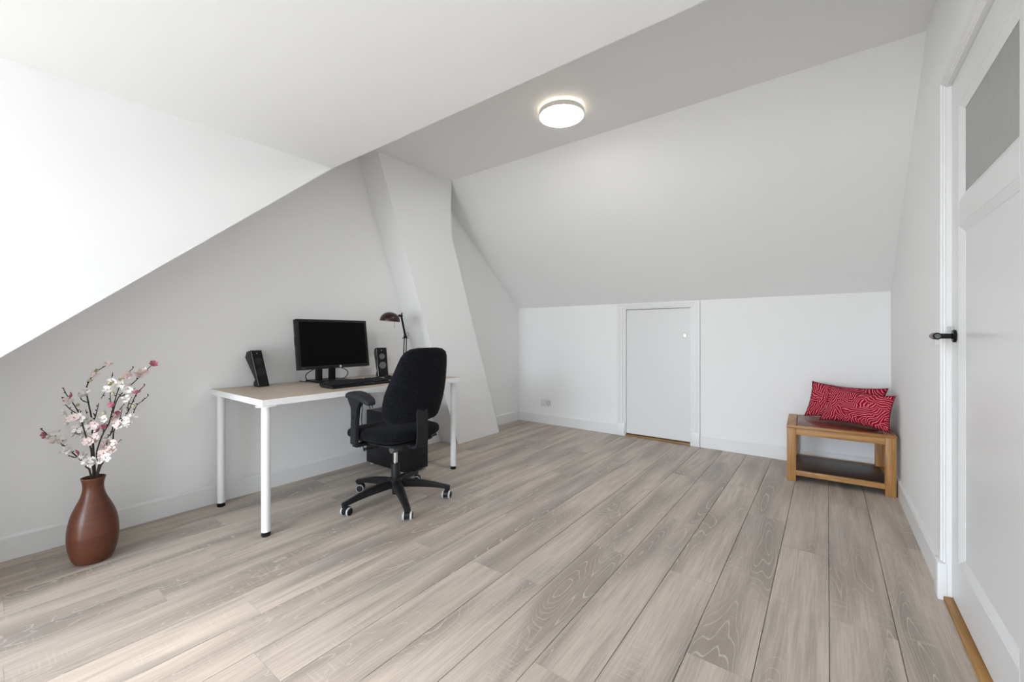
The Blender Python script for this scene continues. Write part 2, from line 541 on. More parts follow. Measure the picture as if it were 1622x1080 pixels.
# window in the dormer
bm = nb()
y0, y1 = YF - .085, YF - .03
fw = .055
box(bm, WX0, WX1, y0, y1, WZ0, WZ0 + fw, .004); box(bm, WX0, WX1, y0, y1, WZ1 - fw, WZ1, .004)
box(bm, WX0, WX0 + fw, y0, y1, WZ0 + fw, WZ1 - fw, .004); box(bm, WX1 - fw, WX1, y0, y1, WZ0 + fw, WZ1 - fw, .004)
nx = [WX0 + (WX1 - WX0) * t for t in (1 / 3, 2 / 3)]
for x in nx: box(bm, x - .04, x + .04, y0, y1, WZ0 + fw, WZ1 - fw, .004)
win = struct('window_1', bm, 'trim', 'white framed three-part dormer window')
ed = [WX0 + fw] + [q for x in nx for q in (x - .04, x + .04)] + [WX1 - fw]
for i in range(3):
    bm = nb(); poly(bm, [(ed[2 * i], YF - .06, WZ0 + fw), (ed[2 * i + 1], YF - .06, WZ0 + fw), (ed[2 * i + 1], YF - .06, WZ1 - fw), (ed[2 * i], YF - .06, WZ1 - fw)])
    obj('pane', bm, 'pane', win, False)
bm = nb(); box(bm, WX0 - .04, WX1 + .04, YF - .028, YF + .05, WZ0 - .028, WZ0 - .001, .006)
obj('window_sill', bm, 'trim', win)

# ceilings
bm = nb(); poly(bm, [(XL, YC2, ZC), (XR, YC2, ZC), (XR, YC, ZC), (XL, YC, ZC)])
struct('ceiling', bm, 'ceil', 'flat white strip of ceiling carrying the round lamp')
bm = nb(); poly(bm, [(XL, YC, ZC), (XR, YC, ZC), (XR, YB, ZK), (XL, YB, ZK)])
struct('ceiling_rear_slope', bm, 'ceil', 'white sloping ceiling above the low door')
bm = nb()
poly(bm, [(XL, YK, ZKF), (XD, YK, ZKF), (XD, YD, ZD), (XL, YD, ZD)])
poly(bm, [(XL, YD, ZD), (XR, YD, ZD), (XR, YC2, ZC), (XL, YC2, ZC)])
struct('ceiling_front_slope', bm, 'ceil', 'white sloping ceiling interrupted by the dormer')
bm = nb(); poly(bm, [(XD, YF, ZD), (XR, YF, ZD), (XR, YD, ZD), (XD, YD, ZD)])
struct('ceiling_dormer', bm, 'ceil', 'bright white dormer ceiling at the top left')
bm = nb(); poly(bm, [(XD, YF, 0), (XD, YF, ZD), (XD, YD, ZD), (XD, YK, ZKF), (XD, YK, 0)])
struct('wall_dormer', bm, 'wall', 'bright triangular white side wall of the dormer')

# leaning chimney breast
CX = -2.905
bm = nb()
fr = [(2.957, 0), (3.601, 0), (2.861, 2.047), (2.861, ZC), (2.034, ZC)]
A = [bm.verts.new((CX, y, z)) for y, z in fr]
bk = [(2.925, 0), (3.601, 0), (2.861, 2.047), (2.861, ZC), (2.0, ZC)]
B = [bm.verts.new((XL - .01, y, z)) for y, z in bk]
bm.faces.new(A); bm.faces.new(list(reversed(B)))
for i in range(5): bm.faces.new((A[i], B[i], B[(i + 1) % 5], A[(i + 1) % 5]))
struct('wall_chimney', bm, 'wall', 'leaning white chimney breast to the right of the desk')

# baseboards
BH, BT = .118, .015
def baseboard(name, p0, p1, nrm, label):
    p0, p1, n = Vector((*p0, 0)), Vector((*p1, 0)), Vector((*nrm, 0))
    b = nb()
    sec = [(0, .0005), (BT, .0005), (BT, BH - .012), (BT - .007, BH), (0, BH)]
    prism(b, [p0 + n * s + Vector((0, 0, z)) for s, z in sec], p1 - p0)
    return struct(name, b, 'trim', label)
baseboard('baseboard_left', (XL, YK), (XL, 2.925), (1, 0), 'white baseboard behind the desk and vase')
baseboard('baseboard_left_corner', (XL, 3.60), (XL, YB), (1, 0), 'short white baseboard between chimney breast and corner')
baseboard('baseboard_back_left', (XL + BT, YB), (D1X0 - .095, YB), (0, -1), 'white baseboard under the wall socket')
baseboard('baseboard_back_right', (D1X1 + .090, YB), (XR, YB), (0, -1), 'white baseboard behind the little wooden table')
baseboard('baseboard_right', (XR, 2.482), (XR, YB - BT), (-1, 0), 'white baseboard right of the little wooden table')
baseboard('baseboard_right_front', (XR, YF), (XR, 1.46), (-1, 0), 'white baseboard before the panelled door')

# ------------------------------------------------------------------ small door in knee wall
bm = nb()
box(bm, D1X0 + .007, D1X1 - .006, YB + .004, YB + .034, .030, D1Z - .008, .0015, 1)
d1 = struct('door_1', bm, 'gloss', 'low plain white door in the knee wall')
bm = nb()
lathe(bm, [(0, .0), (.018, 0), (.018, .004), (.015, .007), (.0085, .007), (.0085, .003), (0, .003)], (-1.118, YB + .004, 1.072), 24, (0, -1, 0))
k = obj('keyhole_escutcheon', bm, 'brass', d1); k['label'] = 'round nickel lock rosette'
for z in (.20, 1.19):
    bm = nb(); cyl(bm, (D1X0 + .003, YB - .004, z - .04), (D1X0 + .003, YB - .004, z - .002), .006, seg=12)
    cyl(bm, (D1X0 + .003, YB - .004, z + .002), (D1X0 + .003, YB - .004, z + .04), .006, seg=12)
    obj('hinge', bm, 'trim', d1)
bm = nb(); box(bm, D1X0, D1X1, YB - .012, YB + .07, .0005, .018, .003)
obj('threshold', bm, 'oak_x', d1)['label'] = 'bare wooden threshold strip'

def u_casing(path, outw, prof, thick_dir, base, z0=.0005):
    """mitred U-shaped casing: path = four inner corners, outw = outward offsets per corner, prof = (offset, thickness) steps"""
    b = nb(); rows = []
    T = Vector(thick_dir)
    for p, o_ in zip(path, outw):
        p, o_ = Vector(p), Vector(o_)
        rows.append([b.verts.new(p + o_ * d + T * th) for d, th in prof])
    for A_, B_ in zip(rows, rows[1:]):
        for k in range(len(prof) - 1): b.faces.new((A_[k], A_[k + 1], B_[k + 1], B_[k]))
    return b
prof1 = [(-.004, -.03), (-.004, .006), (.010, .006), (.012, .011), (.024, .011), (.027, .017), (.056, .017), (.060, .023), (.084, .023), (.088, .020), (.088, 0)]
bm = u_casing([(D1X0, YB, .0005), (D1X0, YB, D1Z), (D1X1, YB, D1Z), (D1X1, YB, .0005)], [(-1, 0, 0), (-1, 0, .66), (1, 0, .66), (1, 0, 0)], prof1, (0, -1, 0), YB)
tr1 = struct('trim_1', bm, 'trim', 'white moulded casing around the low door', True)
for x0, x1 in ((D1X0 - .092, D1X0 - .002), (D1X1 + .002, D1X1 + .088)):
    bm = nb(); box(bm, x0, x1, YB - .026, YB, .0005, .135, .003)
    obj('plinth_block', bm, 'trim', tr1)

# ------------------------------------------------------------------ panelled door at the right
LX = .400                                            # room face of the leaf
Y0, Y1 = D2Y0 + .004, D2Y1 - .004
ys0, ys1 = 1.668, 2.300                              # opening between the stiles
bm = nb()
def dbox(y0, y1, z0, z1): box(bm, LX, LX + .038, y0, y1, z0, z1, .0015, 1)
dbox(Y0, ys0, .030, D2Z - .004); dbox(ys1, Y1, .030, D2Z - .004)
for z0, z1 in ((.030, .205), (1.495, 1.590), (1.958, D2Z - .004)): dbox(ys0, ys1, z0, z1)
d2 = struct('door_2', bm, 'gloss', 'tall white panelled door with a textured glass light')
bm = nb(); box(bm, LX + .014, LX + .028, ys0, ys1, .205, 1.495)
obj('panel', bm, 'gloss', d2, False)
def mould(z0, z1, name):
    b = nb()
    w_, d_ = .026, .013
    o_ = [(ys0, z0), (ys1, z0), (ys1, z1), (ys0, z1)]
    i_ = [(ys0 + w_, z0 + w_), (ys1 - w_, z0 + w_), (ys1 - w_, z1 - w_), (ys0 + w_, z1 - w_)]
    V0 = [b.verts.new((LX + .001, y, z)) for y, z in o_]
    V1 = [b.verts.new((LX + .004, y * .7 + q * .3, z * .7 + r * .3)) for (y, z), (q, r) in zip(o_, i_)]
    V2 = [b.verts.new((LX + d_, y, z)) for y, z in i_]
    V3 = [b.verts.new((LX + .030, y, z)) for y, z in i_]
    for a, c in ((V0, V1), (V1, V2), (V2, V3)):
        for i in range(4): b.faces.new((a[i], a[(i + 1) % 4], c[(i + 1) % 4], c[i]))
    obj(name, b, 'gloss', d2, False)
mould(.205, 1.495, 'panel_moulding'); mould(1.590, 1.958, 'glass_moulding')
bm = nb(); box(bm, LX + .014, LX + .020, ys0 + .005, ys1 - .005, 1.600, 1.948)
obj('pane', bm, 'frost', d2, False)['label'] = 'grey hammered glass pane'
hz, hy = 1.075, 2.345
bm = nb(); lathe(bm, [(0, 0), (.025, 0), (.025, .007), (.022, .010), (.012, .010), (.012, .012), (0, .012)], (LX, hy, hz), 32, (-1, 0, 0))
hd = obj('door_handle', bm, 'black_gloss', d2); hd['label'] = 'black lever door handle on a round rose'
bm = nb(); cyl(bm, (LX - .008, hy, hz), (LX - .062, hy, hz), .0105, seg=20)
tube(bm, [(LX - .067, hy - .050, hz), (LX - .067, hy - .105, hz), (LX - .067, hy - .112, hz)], [.0135, .0135, .0125], 24)
tube(bm, [(LX - .060, hy, hz), (LX - .066, hy - .012, hz), (LX - .067, hy - .052, hz)], .0105, 20)
obj('lever', bm, 'black_gloss', hd)
bm = nb(); cyl(bm, (LX - .067, hy - .1122, hz), (LX - .067, hy - .1140, hz), .0085, seg=20)
obj('lever_end', bm, 'grey_plastic', hd)
bm = nb()
box(bm, LX - .073, LX - .061, hy - .100, hy - .070, hz - .036, hz - .0125, .001)
box(bm, LX - .020, LX - .002, hy + .010, hy + .030, hz + .014, hz + .038, .001)
obj('clear_bumper', bm, 'clear', hd)
bm = nb(); box(bm, XR - .012, LX + .05, D2Y0, D2Y1, .0006, .020, .004)
obj('threshold', bm, 'oak', d2)['label'] = 'bare wooden threshold strip'
# mitred moulded casing
prof2 = [(-.004, -.014), (-.004, .0045), (.008, .0045), (.010, .0095), (.022, .0095), (.026, .0165), (.052, .0165), (.054, .0125), (.065, .0125), (.065, 0)]
bm = u_casing([(XR, D2Y1, .0005), (XR, D2Y1, D2Z), (XR, D2Y0, D2Z), (XR, D2Y0, .0005)], [(0, 1, 0), (0, 1, .95), (0, -1, .95), (0, -1, 0)], prof2, (-1, 0, 0), XR)
tr2 = struct('trim_2', bm, 'trim', 'white moulded casing around the panelled door', True)
for y0, y1 in ((2.408, 2.484), (1.466, 1.541)):
    bm = nb(); box(bm, .359, XR, y0, y1, .0004, .150, .003)
    obj('plinth_block', bm, 'trim', tr2)
# landing behind the door, seen only dimly through the glass
bm = nb(); box(bm, XR + .004, XR + .9, D2Y0 - .3, D2Y1 + .3, -.02, 2.5)
for f in list(bm.faces):
    if f.calc_center_median().x < XR + .01: bm.faces.remove(f)
struct('wall_landing', bm, 'wall', 'unlit landing behind the textured glass of the panelled door')

# ------------------------------------------------------------------ ceiling lamp
lx, ly = -1.397, 2.385
t = thing('ceiling_lamp', (lx, ly, ZC), 'round flat white ceiling lamp glowing on the ceiling strip', 'lamp')
bm = nb(); lathe(bm, [(0, 0), (.112, 0), (.112, -.016), (0, -.016)], (lx, ly, ZC - .0005), 48); obj('mounting_plate', bm, 'lamp_ring', t)
bm = nb(); lathe(bm, [(.113, -.004), (.124, -.005), (.124, -.013), (.113, -.014)], (lx, ly, ZC), 64); obj('upper_diffuser', bm, 'glow', t)
bm = nb(); lathe(bm, [(.116, -.016), (.144, -.016), (.149, -.020), (.153, -.046), (.150, -.050), (.144, -.050), (.142, -.024), (.116, -.020), (.116, -.016)], (lx, ly, ZC), 64); obj('ring', bm, 'lamp_ring', t)
bm = nb(); lathe(bm, [(.1415, -.030), (.1435, -.049), (.132, -.053), (.08, -.056), (0, -.057)], (lx, ly, ZC), 64); obj('diffuser', bm, 'diffuser', t)

# ------------------------------------------------------------------ desk
dx0, dx1, dy0, dy1, dz0, dz1 = -3.124, -2.375, .955, 2.455, .700, .735
t = thing('desk', ((dx0 + dx1) / 2, (dy0 + dy1) / 2, 0), 'white desk with pale oak top and four round white legs', 'desk')
bm = nb(); box(bm, dx0, dx1, dy0, dy1, dz0, dz1 - .0008, .0012, 1); obj('tabletop', bm, 'white_edge', t)
bm = nb(); box(bm, dx0 + .002, dx1 - .002, dy0 + .002, dy1 - .002, dz1 - .0006, dz1); obj('oak_veneer', bm, 'desk_top', t)
for x in (dx0 + .075, dx1 - .033):
    for y in (dy0 + .032, dy1 - .060):
        bm = nb(); cyl(bm, (x, y, .024), (x, y, dz0 - .004), .0225, seg=28); 
        lathe(bm, [(.0, .7), (.05, .7), (.05, .696), (.0, .696)], (x, y, -.0005), 28)
        lg = obj('leg', bm, 'white_metal', t)
        bm = nb(); lathe(bm, [(0, .0), (.021, 0), (.0225, .004), (.0225, .014), (.012, .016), (.012, .026), (0, .026)], (x, y, 0), 24)
        obj('foot', bm, 'black', lg)

# ------------------------------------------------------------------ monitor
mz = dz1
t = thing('monitor', (-2.95, 1.647, mz), 'large black flat monitor on a rectangular stand', 'monitor')
my, mw, mh = 1.6475, .272, .1765
tilt = Matrix.Translation((-2.876, my, 1.015)) @ Matrix.Rotation(R(-8), 4, 'Y')
bm = nb()
box(bm, -.038, -.0, -mw, mw, -mh, mh, .004, 2, tilt)
box(bm, -.062, -.036, -.20, .20, -.12, .12, .012, 2, tilt)
body = obj('housing', bm, 'black_matte', t)
bm = nb()
bz = .019
for a, b_, c, d in ((-mw, mw, -mh, -mh + .021), (-mw, mw, mh - bz, mh), (-mw, -mw + bz, -mh + .02, mh - bz), (mw - bz, mw, -mh + .02, mh - bz)):
    box(bm, -.001, .0045, a, b_, c, d, .002, 2, tilt)
bez = obj('bezel', bm, 'black', t)
bm = nb(); box(bm, -.004, .001, -mw + bz - .002, mw - bz + .002, -mh + .019, mh - bz + .002, 0, 1, tilt); obj('screen', bm, 'screen', t)
bm = nb(); lathe(bm, [(0, 0), (.0085, 0), (.0085, .001), (0, .001)], tilt @ Vector((.0045, .03, -mh + .010)), 20, (tilt.to_3x3() @ Vector((1, 0, 0)))); 
lg = obj('logo_disc', bm, 'print', bez)
# two slanted strokes of the emblem
bm = nb()
for yy, z0, z1 in ((.0265, -.0045, .006), (.0295, -.0045, .001), (.0315, -.006, .0045), (.0345, -.001, .0045)):
    prism(bm, [tilt @ Vector((.0056, yy + z * .25 - .0005, -mh + .010 + z)) for z in (z0, z1)] + [tilt @ Vector((.0056, yy + z * .25 + .0006, -mh + .010 + z)) for z in (z1, z0)], tilt.to_3x3() @ Vector((.0005, 0, 0)))
obj('emblem_strokes', bm, 'black', bez)
bm = nb()
for i in range(5):
    box(bm, .0045, .0048, -mw + .018 + i * .006, -mw + .0225 + i * .006, -mh + .008, -mh + .0125, 0, 1, tilt)
obj('model_print', bm, 'cone', bez)
bm = nb()
box(bm, -.035, -.012, -mw - .003, -mw + .004, -.005, .055, .003, 2, tilt)
obj('side_port_cover', bm, 'black', t)
bm = nb()
box(bm, -3.00, -2.955, 1.563, 1.600, mz + .010, .99, .006)
box(bm, -3.00, -2.955, 1.665, 1.702, mz + .010, .99, .006)
box(bm, -2.999, -2.956, 1.599, 1.666, .875, .985, .004)
box(bm, -2.957, -2.915, 1.59, 1.675, .96, 1.06, .004)
obj('stand_column', bm, 'black', t)
bm = nb(); box(bm, -3.075, -2.83, 1.53, 1.765, mz + .0005, mz + .013, .005); obj('stand_base', bm, 'black', t)
bm = nb(); tube(bm, spline([(-2.955, 1.715, .845), (-2.96, 1.80, .80), (-2.985, 1.79, .748), (-3.04, 1.71, .7415), (-3.09, 1.66, .740)], 8), .0032, 8)
obj('cable', bm, 'cable', t)
bm = nb(); tube(bm, spline([(-2.975, 1.545, .83), (-2.99, 1.50, .80), (-2.995, 1.495, .770), (-3.01, 1.515, .7415), (-3.10, 1.50, .740)], 8), .0032, 8)
obj('cable', bm, 'cable', t)

# ------------------------------------------------------------------ keyboard
t = thing('keyboard', (-2.58, 1.63, mz), 'black full-size keyboard in front of the monitor', 'keyboard')
ky0, ky1, kx0, kx1 = 1.415, 1.865, -2.655, -2.495
bm = nb()
prism(bm, [(kx1, ky0, mz + .0005), (kx1, ky0, mz + .014), (kx1 - .02, ky0, mz + .017), (kx0 + .012, ky0, mz + .031), (kx0, ky0, mz + .028), (kx0, ky0, mz + .014), (kx0 + .03, ky0, mz + .0005)], (0, ky1 - ky0, 0))
obj('body', bm, 'black', t)
bm = nb()
for r_ in range(6):
    fx = kx1 - .022 - r_ * .0185 - (.004 if r_ == 5 else 0)
    zz = mz + .0175 + (kx1 - .02 - fx) * .108
    y = ky0 + .012
    while y < ky1 - .025:
        wk = .0165
        if r_ == 0 and 1.48 < y < 1.56: wk = .10
        box(bm, fx - .0155, fx, y, min(y + wk, ky1 - .011), zz, zz + .009, .002, 1)
        y += wk + .0025
        if abs(y - (ky0 + .300)) < .01 or abs(y - (ky0 + .365)) < .01: y += .012
obj('keys', bm, 'black_matte', t)['kind'] = 'stuff'

# mouse
t = thing('computer_mouse', (-2.72, 2.005, mz), 'small black mouse beside the right end of the keyboard', 'mouse')
bm = nb(); bmesh.ops.create_uvsphere(bm, u_segments=20, v_segments=10, radius=1)
for v in bm.verts:
    v.co = Vector((-2.72 + v.co.x * .052, 2.005 + v.co.y * .031, mz + .001 + max(v.co.z, -.05) * .030 + (.0015 if v.co.z > -.05 else 0)))
obj('shell', bm, 'black', t)
bm = nb(); cyl(bm, (-2.694, 2.003, mz + .026), (-2.694, 2.009, mz + .026), .006, seg=14); obj('scroll_wheel', bm, 'grey_plastic', t)

# ------------------------------------------------------------------ speakers
def speaker(name, label, fb, ft, wdt, zt_, dep, yaw, lean_foot):
    """front face bottom-centre fb(x,y), top-centre ft(x,y); width; height; depth"""
    t = thing(name, (fb[0] - .04, fb[1], mz), label, 'speaker', 'pair of desk speakers')
    rot = Matrix.Rotation(yaw, 3, 'Z')
    ax, ay = rot @ Vector((1, 0, 0)), rot @ Vector((0, 1, 0))
    B, T = Vector((*fb, mz)), Vector((*ft, zt_))
    bm = nb()
    pts = [B + Vector((0, 0, .0008)), T, T - ax * dep * .75 + Vector((0, 0, -.012)), T - ax * dep + Vector((0, 0, -.05)), B - ax * (dep * .55) + Vector((0, 0, .045)), B - ax * (dep * .95) + Vector((0, 0, .028)), B - ax * dep + Vector((0, 0, .0008))]
    prism(bm, [p - ay * wdt / 2 for p in pts], ay * wdt)
    es = [e for e in bm.edges]
    bmesh.ops.bevel(bm, geom=es, offset=.004, segments=2, profile=.5, affect='EDGES')
    obj('cabinet', bm, 'black', t)
    up = (T - B).normalized(); nrm = ay.cross(up).normalized()
    if nrm.dot(ax) < 0: nrm = -nrm
    bm = nb()
    f0 = B + up * .012; f1 = T - up * .008
    prism(bm, [f0 - ay * (wdt / 2 - .005), f0 + ay * (wdt / 2 - .005), f1 + ay * (wdt / 2 - .005), f1 - ay * (wdt / 2 - .005)], nrm * .003)
    fp = obj('front_panel', bm, 'black_gloss', t, False)
    H = (T - B).length
    for hh, rr in ((.40, .026), (.70, .021)):
        c = B + up * H * hh + nrm * .003
        bm = nb(); lathe(bm, [(rr + .002, 0), (rr + .002, .0015), (rr * .85, .0018), (rr * .45, .003), (rr * .4, .0045), (0, .006)], c, 28, nrm)
        obj('driver_cone', bm, 'black_matte' if lean_foot else 'cone', fp)
    bm = nb(); lathe(bm, [(0, 0), (.003, 0), (.003, .001), (0, .001)], B + up * H * .91 + nrm * .003, 12, nrm); obj('emblem_dot', bm, 'print', fp)
    bm = nb()
    e0 = B - ay * (wdt / 2 - .0025) + up * .01 + nrm * .002; e1 = T - ay * (wdt / 2 - .0025) - up * .008 + nrm * .002
    tube(bm, [e0, e1], .0013, 6); obj('edge_strip', bm, 'chrome', t)
    return t
speaker('desk_speaker', 'black desk speaker at the left end, leaning backwards', (-2.985, 1.213), (-3.045, 1.186), .070, .977, .085, R(0), True)
speaker('desk_speaker', 'black desk speaker with two grey cones, right of the monitor', (-2.90, 2.085), (-2.93, 2.085), .085, .975, .08, R(-22), False)

# ------------------------------------------------------------------ desk lamp
bx, by = -2.93, 2.345
t = thing('desk_lamp', (bx, by, mz), 'dark red desk lamp with jointed black arm, behind the office chair', 'lamp')
bm = nb(); lathe(bm, [(0, 0), (.075, 0), (.078, .004), (.07, .014), (.015, .020), (.012, .05), (0, .05)], (bx, by, mz + .0006), 36); obj('base', bm, 'lamp_red', t)
J = Vector((-2.92, 2.322, 1.052)); H_ = Vector((-2.91, 2.268, 1.243))
P0 = Vector((bx, by, mz + .04))
bm = nb(); tube(bm, [P0 + Vector((0, -.042, 0)), J + Vector((0, -.010, -.0))], .0045, 10); tube(bm, [P0 + Vector((0, -.012, 0)), J + Vector((0, .012, 0))], .0045, 10); obj('lower_arm', bm, 'black', t)
bm = nb(); tube(bm, [J, H_], .0055, 10); tube(bm, [J + Vector((.012, .0, .01)), H_ + Vector((.010, .004, -.01))], .0035, 8)
tube(bm, [H_, H_ + Vector((0, .014, .026))], .005, 8); obj('upper_arm', bm, 'black', t)
bm = nb(); cyl(bm, J + Vector((0, -.030, 0)), J + Vector((0, .030, 0)), .004, seg=10); cyl(bm, J + Vector((0, -.010, .012)), J + Vector((0, .010, .012)), .013, seg=16)
ring = [J + Vector((.008, .015 + .012 * math.cos(a), .03 + .018 * math.sin(a))) for a in [2 * PI * i / 14 for i in range(15)]]
tube(bm, ring, .002, 6, False); obj('elbow_joint', bm, 'black_matte', t)
bm = nb(); cyl(bm, H_ + Vector((0, -.022, -.0)), H_ + Vector((0, .012, 0)), .010, seg=14); obj('shade_joint', bm, 'black_matte', t)
sc_ = Vector((-2.905, 2.152, 1.198)); sax = Vector((.06, .06, 1)).normalized()
bm = nb(); prof = [(.082 * math.cos(a), .072 * math.sin(a)) for a in [PI / 2 * i / 10 for i in range(10)]] + [(0, .072)]
lathe(bm, [(.082, -.006)] + prof, sc_, 40, sax); sh = obj('shade', bm, 'lamp_red', t)
bm = nb(); lathe(bm, [(.081, -.006), (.078, .0)] + [(r_ * .95, h_ * .93) for r_, h_ in prof[1:]], sc_, 40, sax); obj('shade_lining', bm, 'lamp_in', sh)
bm = nb(); tube(bm, [sc_ + Vector((.02, .03, .0)), sc_ + Vector((.02, .03, -.06))], .0022, 8); obj('switch_rod', bm, 'chrome', sh)

# ------------------------------------------------------------------ computer tower with its cables
t = thing('computer_tower', (-2.83, 2.16, 0), 'black computer tower on the floor under the desk', 'computer')
px0, px1, py0, py1, ph0, ph1 = -3.085, -2.585, 2.05, 2.275, .018, .452
bm = nb(); box(bm, px0, px1, py0, py1, ph0, ph1, .004); obj('case', bm, 'case', t)
bm = nb(); box(bm, px0 + .02, px1 - .02, py0 + .006, py1 - .006, ph1 - .0005, ph1 + .003, .001, 1); obj('top_panel', bm, 'case_top', t)
bm = nb(); box(bm, px1 - .001, px1 + .014, py0 + .003, py1 - .003, ph0, ph1, .005); fp = obj('front_bezel', bm, 'black', t)
bm = nb(); lathe(bm, [(0, 0), (.012, 0), (.012, .003), (0, .003)], (px1 + .014, py0 + .06, .40), 20, (1, 0, 0)); obj('power_button', bm, 'grey_plastic', fp)
for z in (.33, .28): 
    bm = nb(); box(bm, px1 + .013, px1 + .016, py0 + .02, py1 - .02, z, z + .042, .001, 1); obj('drive_cover', bm, 'black_matte', fp)
for x in (px0 + .04, px1 - .05):
    for y in (py0 + .03, py1 - .03):
        bm = nb(); lathe(bm, [(0, 0), (.016, 0), (.018, .018), (0, .018)], (x, y, .0004), 16); obj('foot', bm, 'rim', t)
t = thing('cable_bundle', (-3.10, 2.02, .02), 'black and grey cables hanging behind the computer tower', 'cable')
for i, (pts, m_) in enumerate((([(-3.112, 2.00, .69), (-3.108, 2.03, .58), (-3.106, 2.02, .40), (-3.10, 2.02, .20), (-3.10, 2.04, .10)], 'cable'),
                               ([(-3.108, 2.06, .69), (-3.11, 2.10, .56), (-3.10, 2.12, .455)], 'cable'), ([(-3.11, 1.99, .69), (-3.11, 2.02, .62), (-3.09, 2.09, .456)], 'cable'),
                               ([(-3.113, 2.03, .50), (-3.11, 2.005, .30), (-3.113, 2.02, .18), (-3.11, 2.005, .13)], 'cable_w'))):
    bm = nb(); tube(bm, spline(pts, 8), .0035, 8); obj('cable', bm, m_, t)

# ------------------------------------------------------------------ office chair (faces the desk, -X)
ccx, ccy = -2.25, 1.71
t = thing('office_chair', (ccx, ccy, 0), 'black upholstered swivel office chair pushed up to the desk', 'chair')
def superq(c, a, b_, h_, e1, e2, nu=40, nv=16):
    bm = nb(); rings = []
    sg = lambda x, e: math.copysign(abs(x) ** e, x)
    for i in range(nv + 1):
        v = -PI / 2 + PI * i / nv
        ring = []
        for k in range(nu):
            u = 2 * PI * k / nu
            ring.append((c[0] + a * sg(math.cos(v), e1) * sg(math.cos(u), e2), c[1] + b_ * sg(math.cos(v), e1) * sg(math.sin(u), e2), c[2] + h_ * sg(math.sin(v), e1)))
        rings.append(ring)
    vr = [[bm.verts.new(p) for p in r_] for r_ in rings[1:-1]]
    for A_, B_ in zip(vr, vr[1:]):
        for k in range(nu): bm.faces.new((A_[k], A_[(k + 1) % nu], B_[(k + 1) % nu], B_[k]))
    bm.faces.new(list(reversed(vr[0]))); bm.faces.new(vr[-1])
    return bm
# seat cushion with rolled front edge
bm = superq((ccx - .015, ccy, .452), .245, .238, .048, .62, .45)
for v in bm.verts:
    x = (v.co.x - ccx) / .25
    v.co.z += -.02 * max(0, -x - .4) ** 2 / .36 + .012 * abs((v.co.y - ccy) / .24) ** 2 + .01 * max(0, x) ** 2
obj('seat', bm, 'fabric', t, ang=70)
bm = superq((ccx, ccy, .408), .20, .19, .012, .5, .4); obj('seat_shell', bm, 'black', t)
# backrest
bm = nb(); rows = []
prof = [(.540, .150, .016), (.546, .180, .030), (.562, .200, .040), (.60, .213, .045), (.66, .222, .047), (.72, .222, .046), (.78, .212, .044), (.84, .198, .041), (.90, .184, .038), (.945, .171, .035), (.975, .152, .031), (.994, .118, .024), (1.001, .072, .014)]
for z, hw, th in prof:
    xc = -2.042 + (z - .55) * .20
    wrap = .075 - (z - .55) * .12
    ring = []
    for k in range(40):
        u = 2 * PI * k / 40
        sg = lambda x, e: math.copysign(abs(x) ** e, x)
        yy = hw * sg(math.cos(u), .36)
        curve = -wrap * (yy / .22) ** 2            # wraps round the sitter
        ring.append(bm.verts.new((xc + th * sg(math.sin(u), .5) + curve, ccy + .012 + yy, z)))
    rows.append(ring)
for A_, B_ in zip(rows, rows[1:]):
    for k in range(40): bm.faces.new((A_[k], A_[(k + 1) % 40], B_[(k + 1) % 40], B_[k]))
bm.faces.new(list(reversed(rows[0]))); bm.faces.new(rows[-1])
obj('backrest', bm, 'fabric', t, ang=60)
# back bracket: flat J-shaped bar
bm = nb()
path = spline([(-2.005, 0, .70), (-1.990, 0, .60), (-1.985, 0, .50), (-1.988, 0, .43), (-2.000, 0, .400), (-2.03, 0, .385), (-2.09, 0, .388), (-2.16, 0, .398)], 6)
prev = None
for i, p in enumerate(path):
    d = (path[min(i + 1, len(path) - 1)] - path[max(i - 1, 0)]).normalized()
    n_ = Vector((d.z, 0, -d.x)) * .006
    ring = [bm.verts.new((p.x + s * n_.x, ccy + yy, p.z + s * n_.z)) for s, yy in ((-1, -.042), (-1, .042), (1, .042), (1, -.042))]
    if prev:
        for k in range(4): bm.faces.new((prev[k], prev[(k + 1) % 4], ring[(k + 1) % 4], ring[k]))
    else: bm.faces.new(list(reversed(ring)))
    prev = ring
bm.faces.new(prev)
obj('back_bracket', bm, 'black_matte', t)
bm = nb(); box(bm, -2.33, -2.10, ccy - .065, ccy + .065, .355, .402, .008); box(bm, -2.14, -2.04, ccy - .05, ccy + .05, .383, .403, .004); mech = obj('tilt_mechanism', bm, 'black_matte', t)
for s, x in ((-1, -2.20), (1, -2.14)):
    bm = nb(); tube(bm, [(x, ccy + s * .06, .39), (x, ccy + s * .20, .392), (x - .01, ccy + s * .262, .396)], [.005, .005, .008], 10); obj('lever', bm, 'black', mech)
bm = nb(); cyl(bm, (-2.16, ccy - .10, .365), (-2.16, ccy - .06, .365), .022, seg=20); obj('tension_knob', bm, 'grey_plastic', mech)
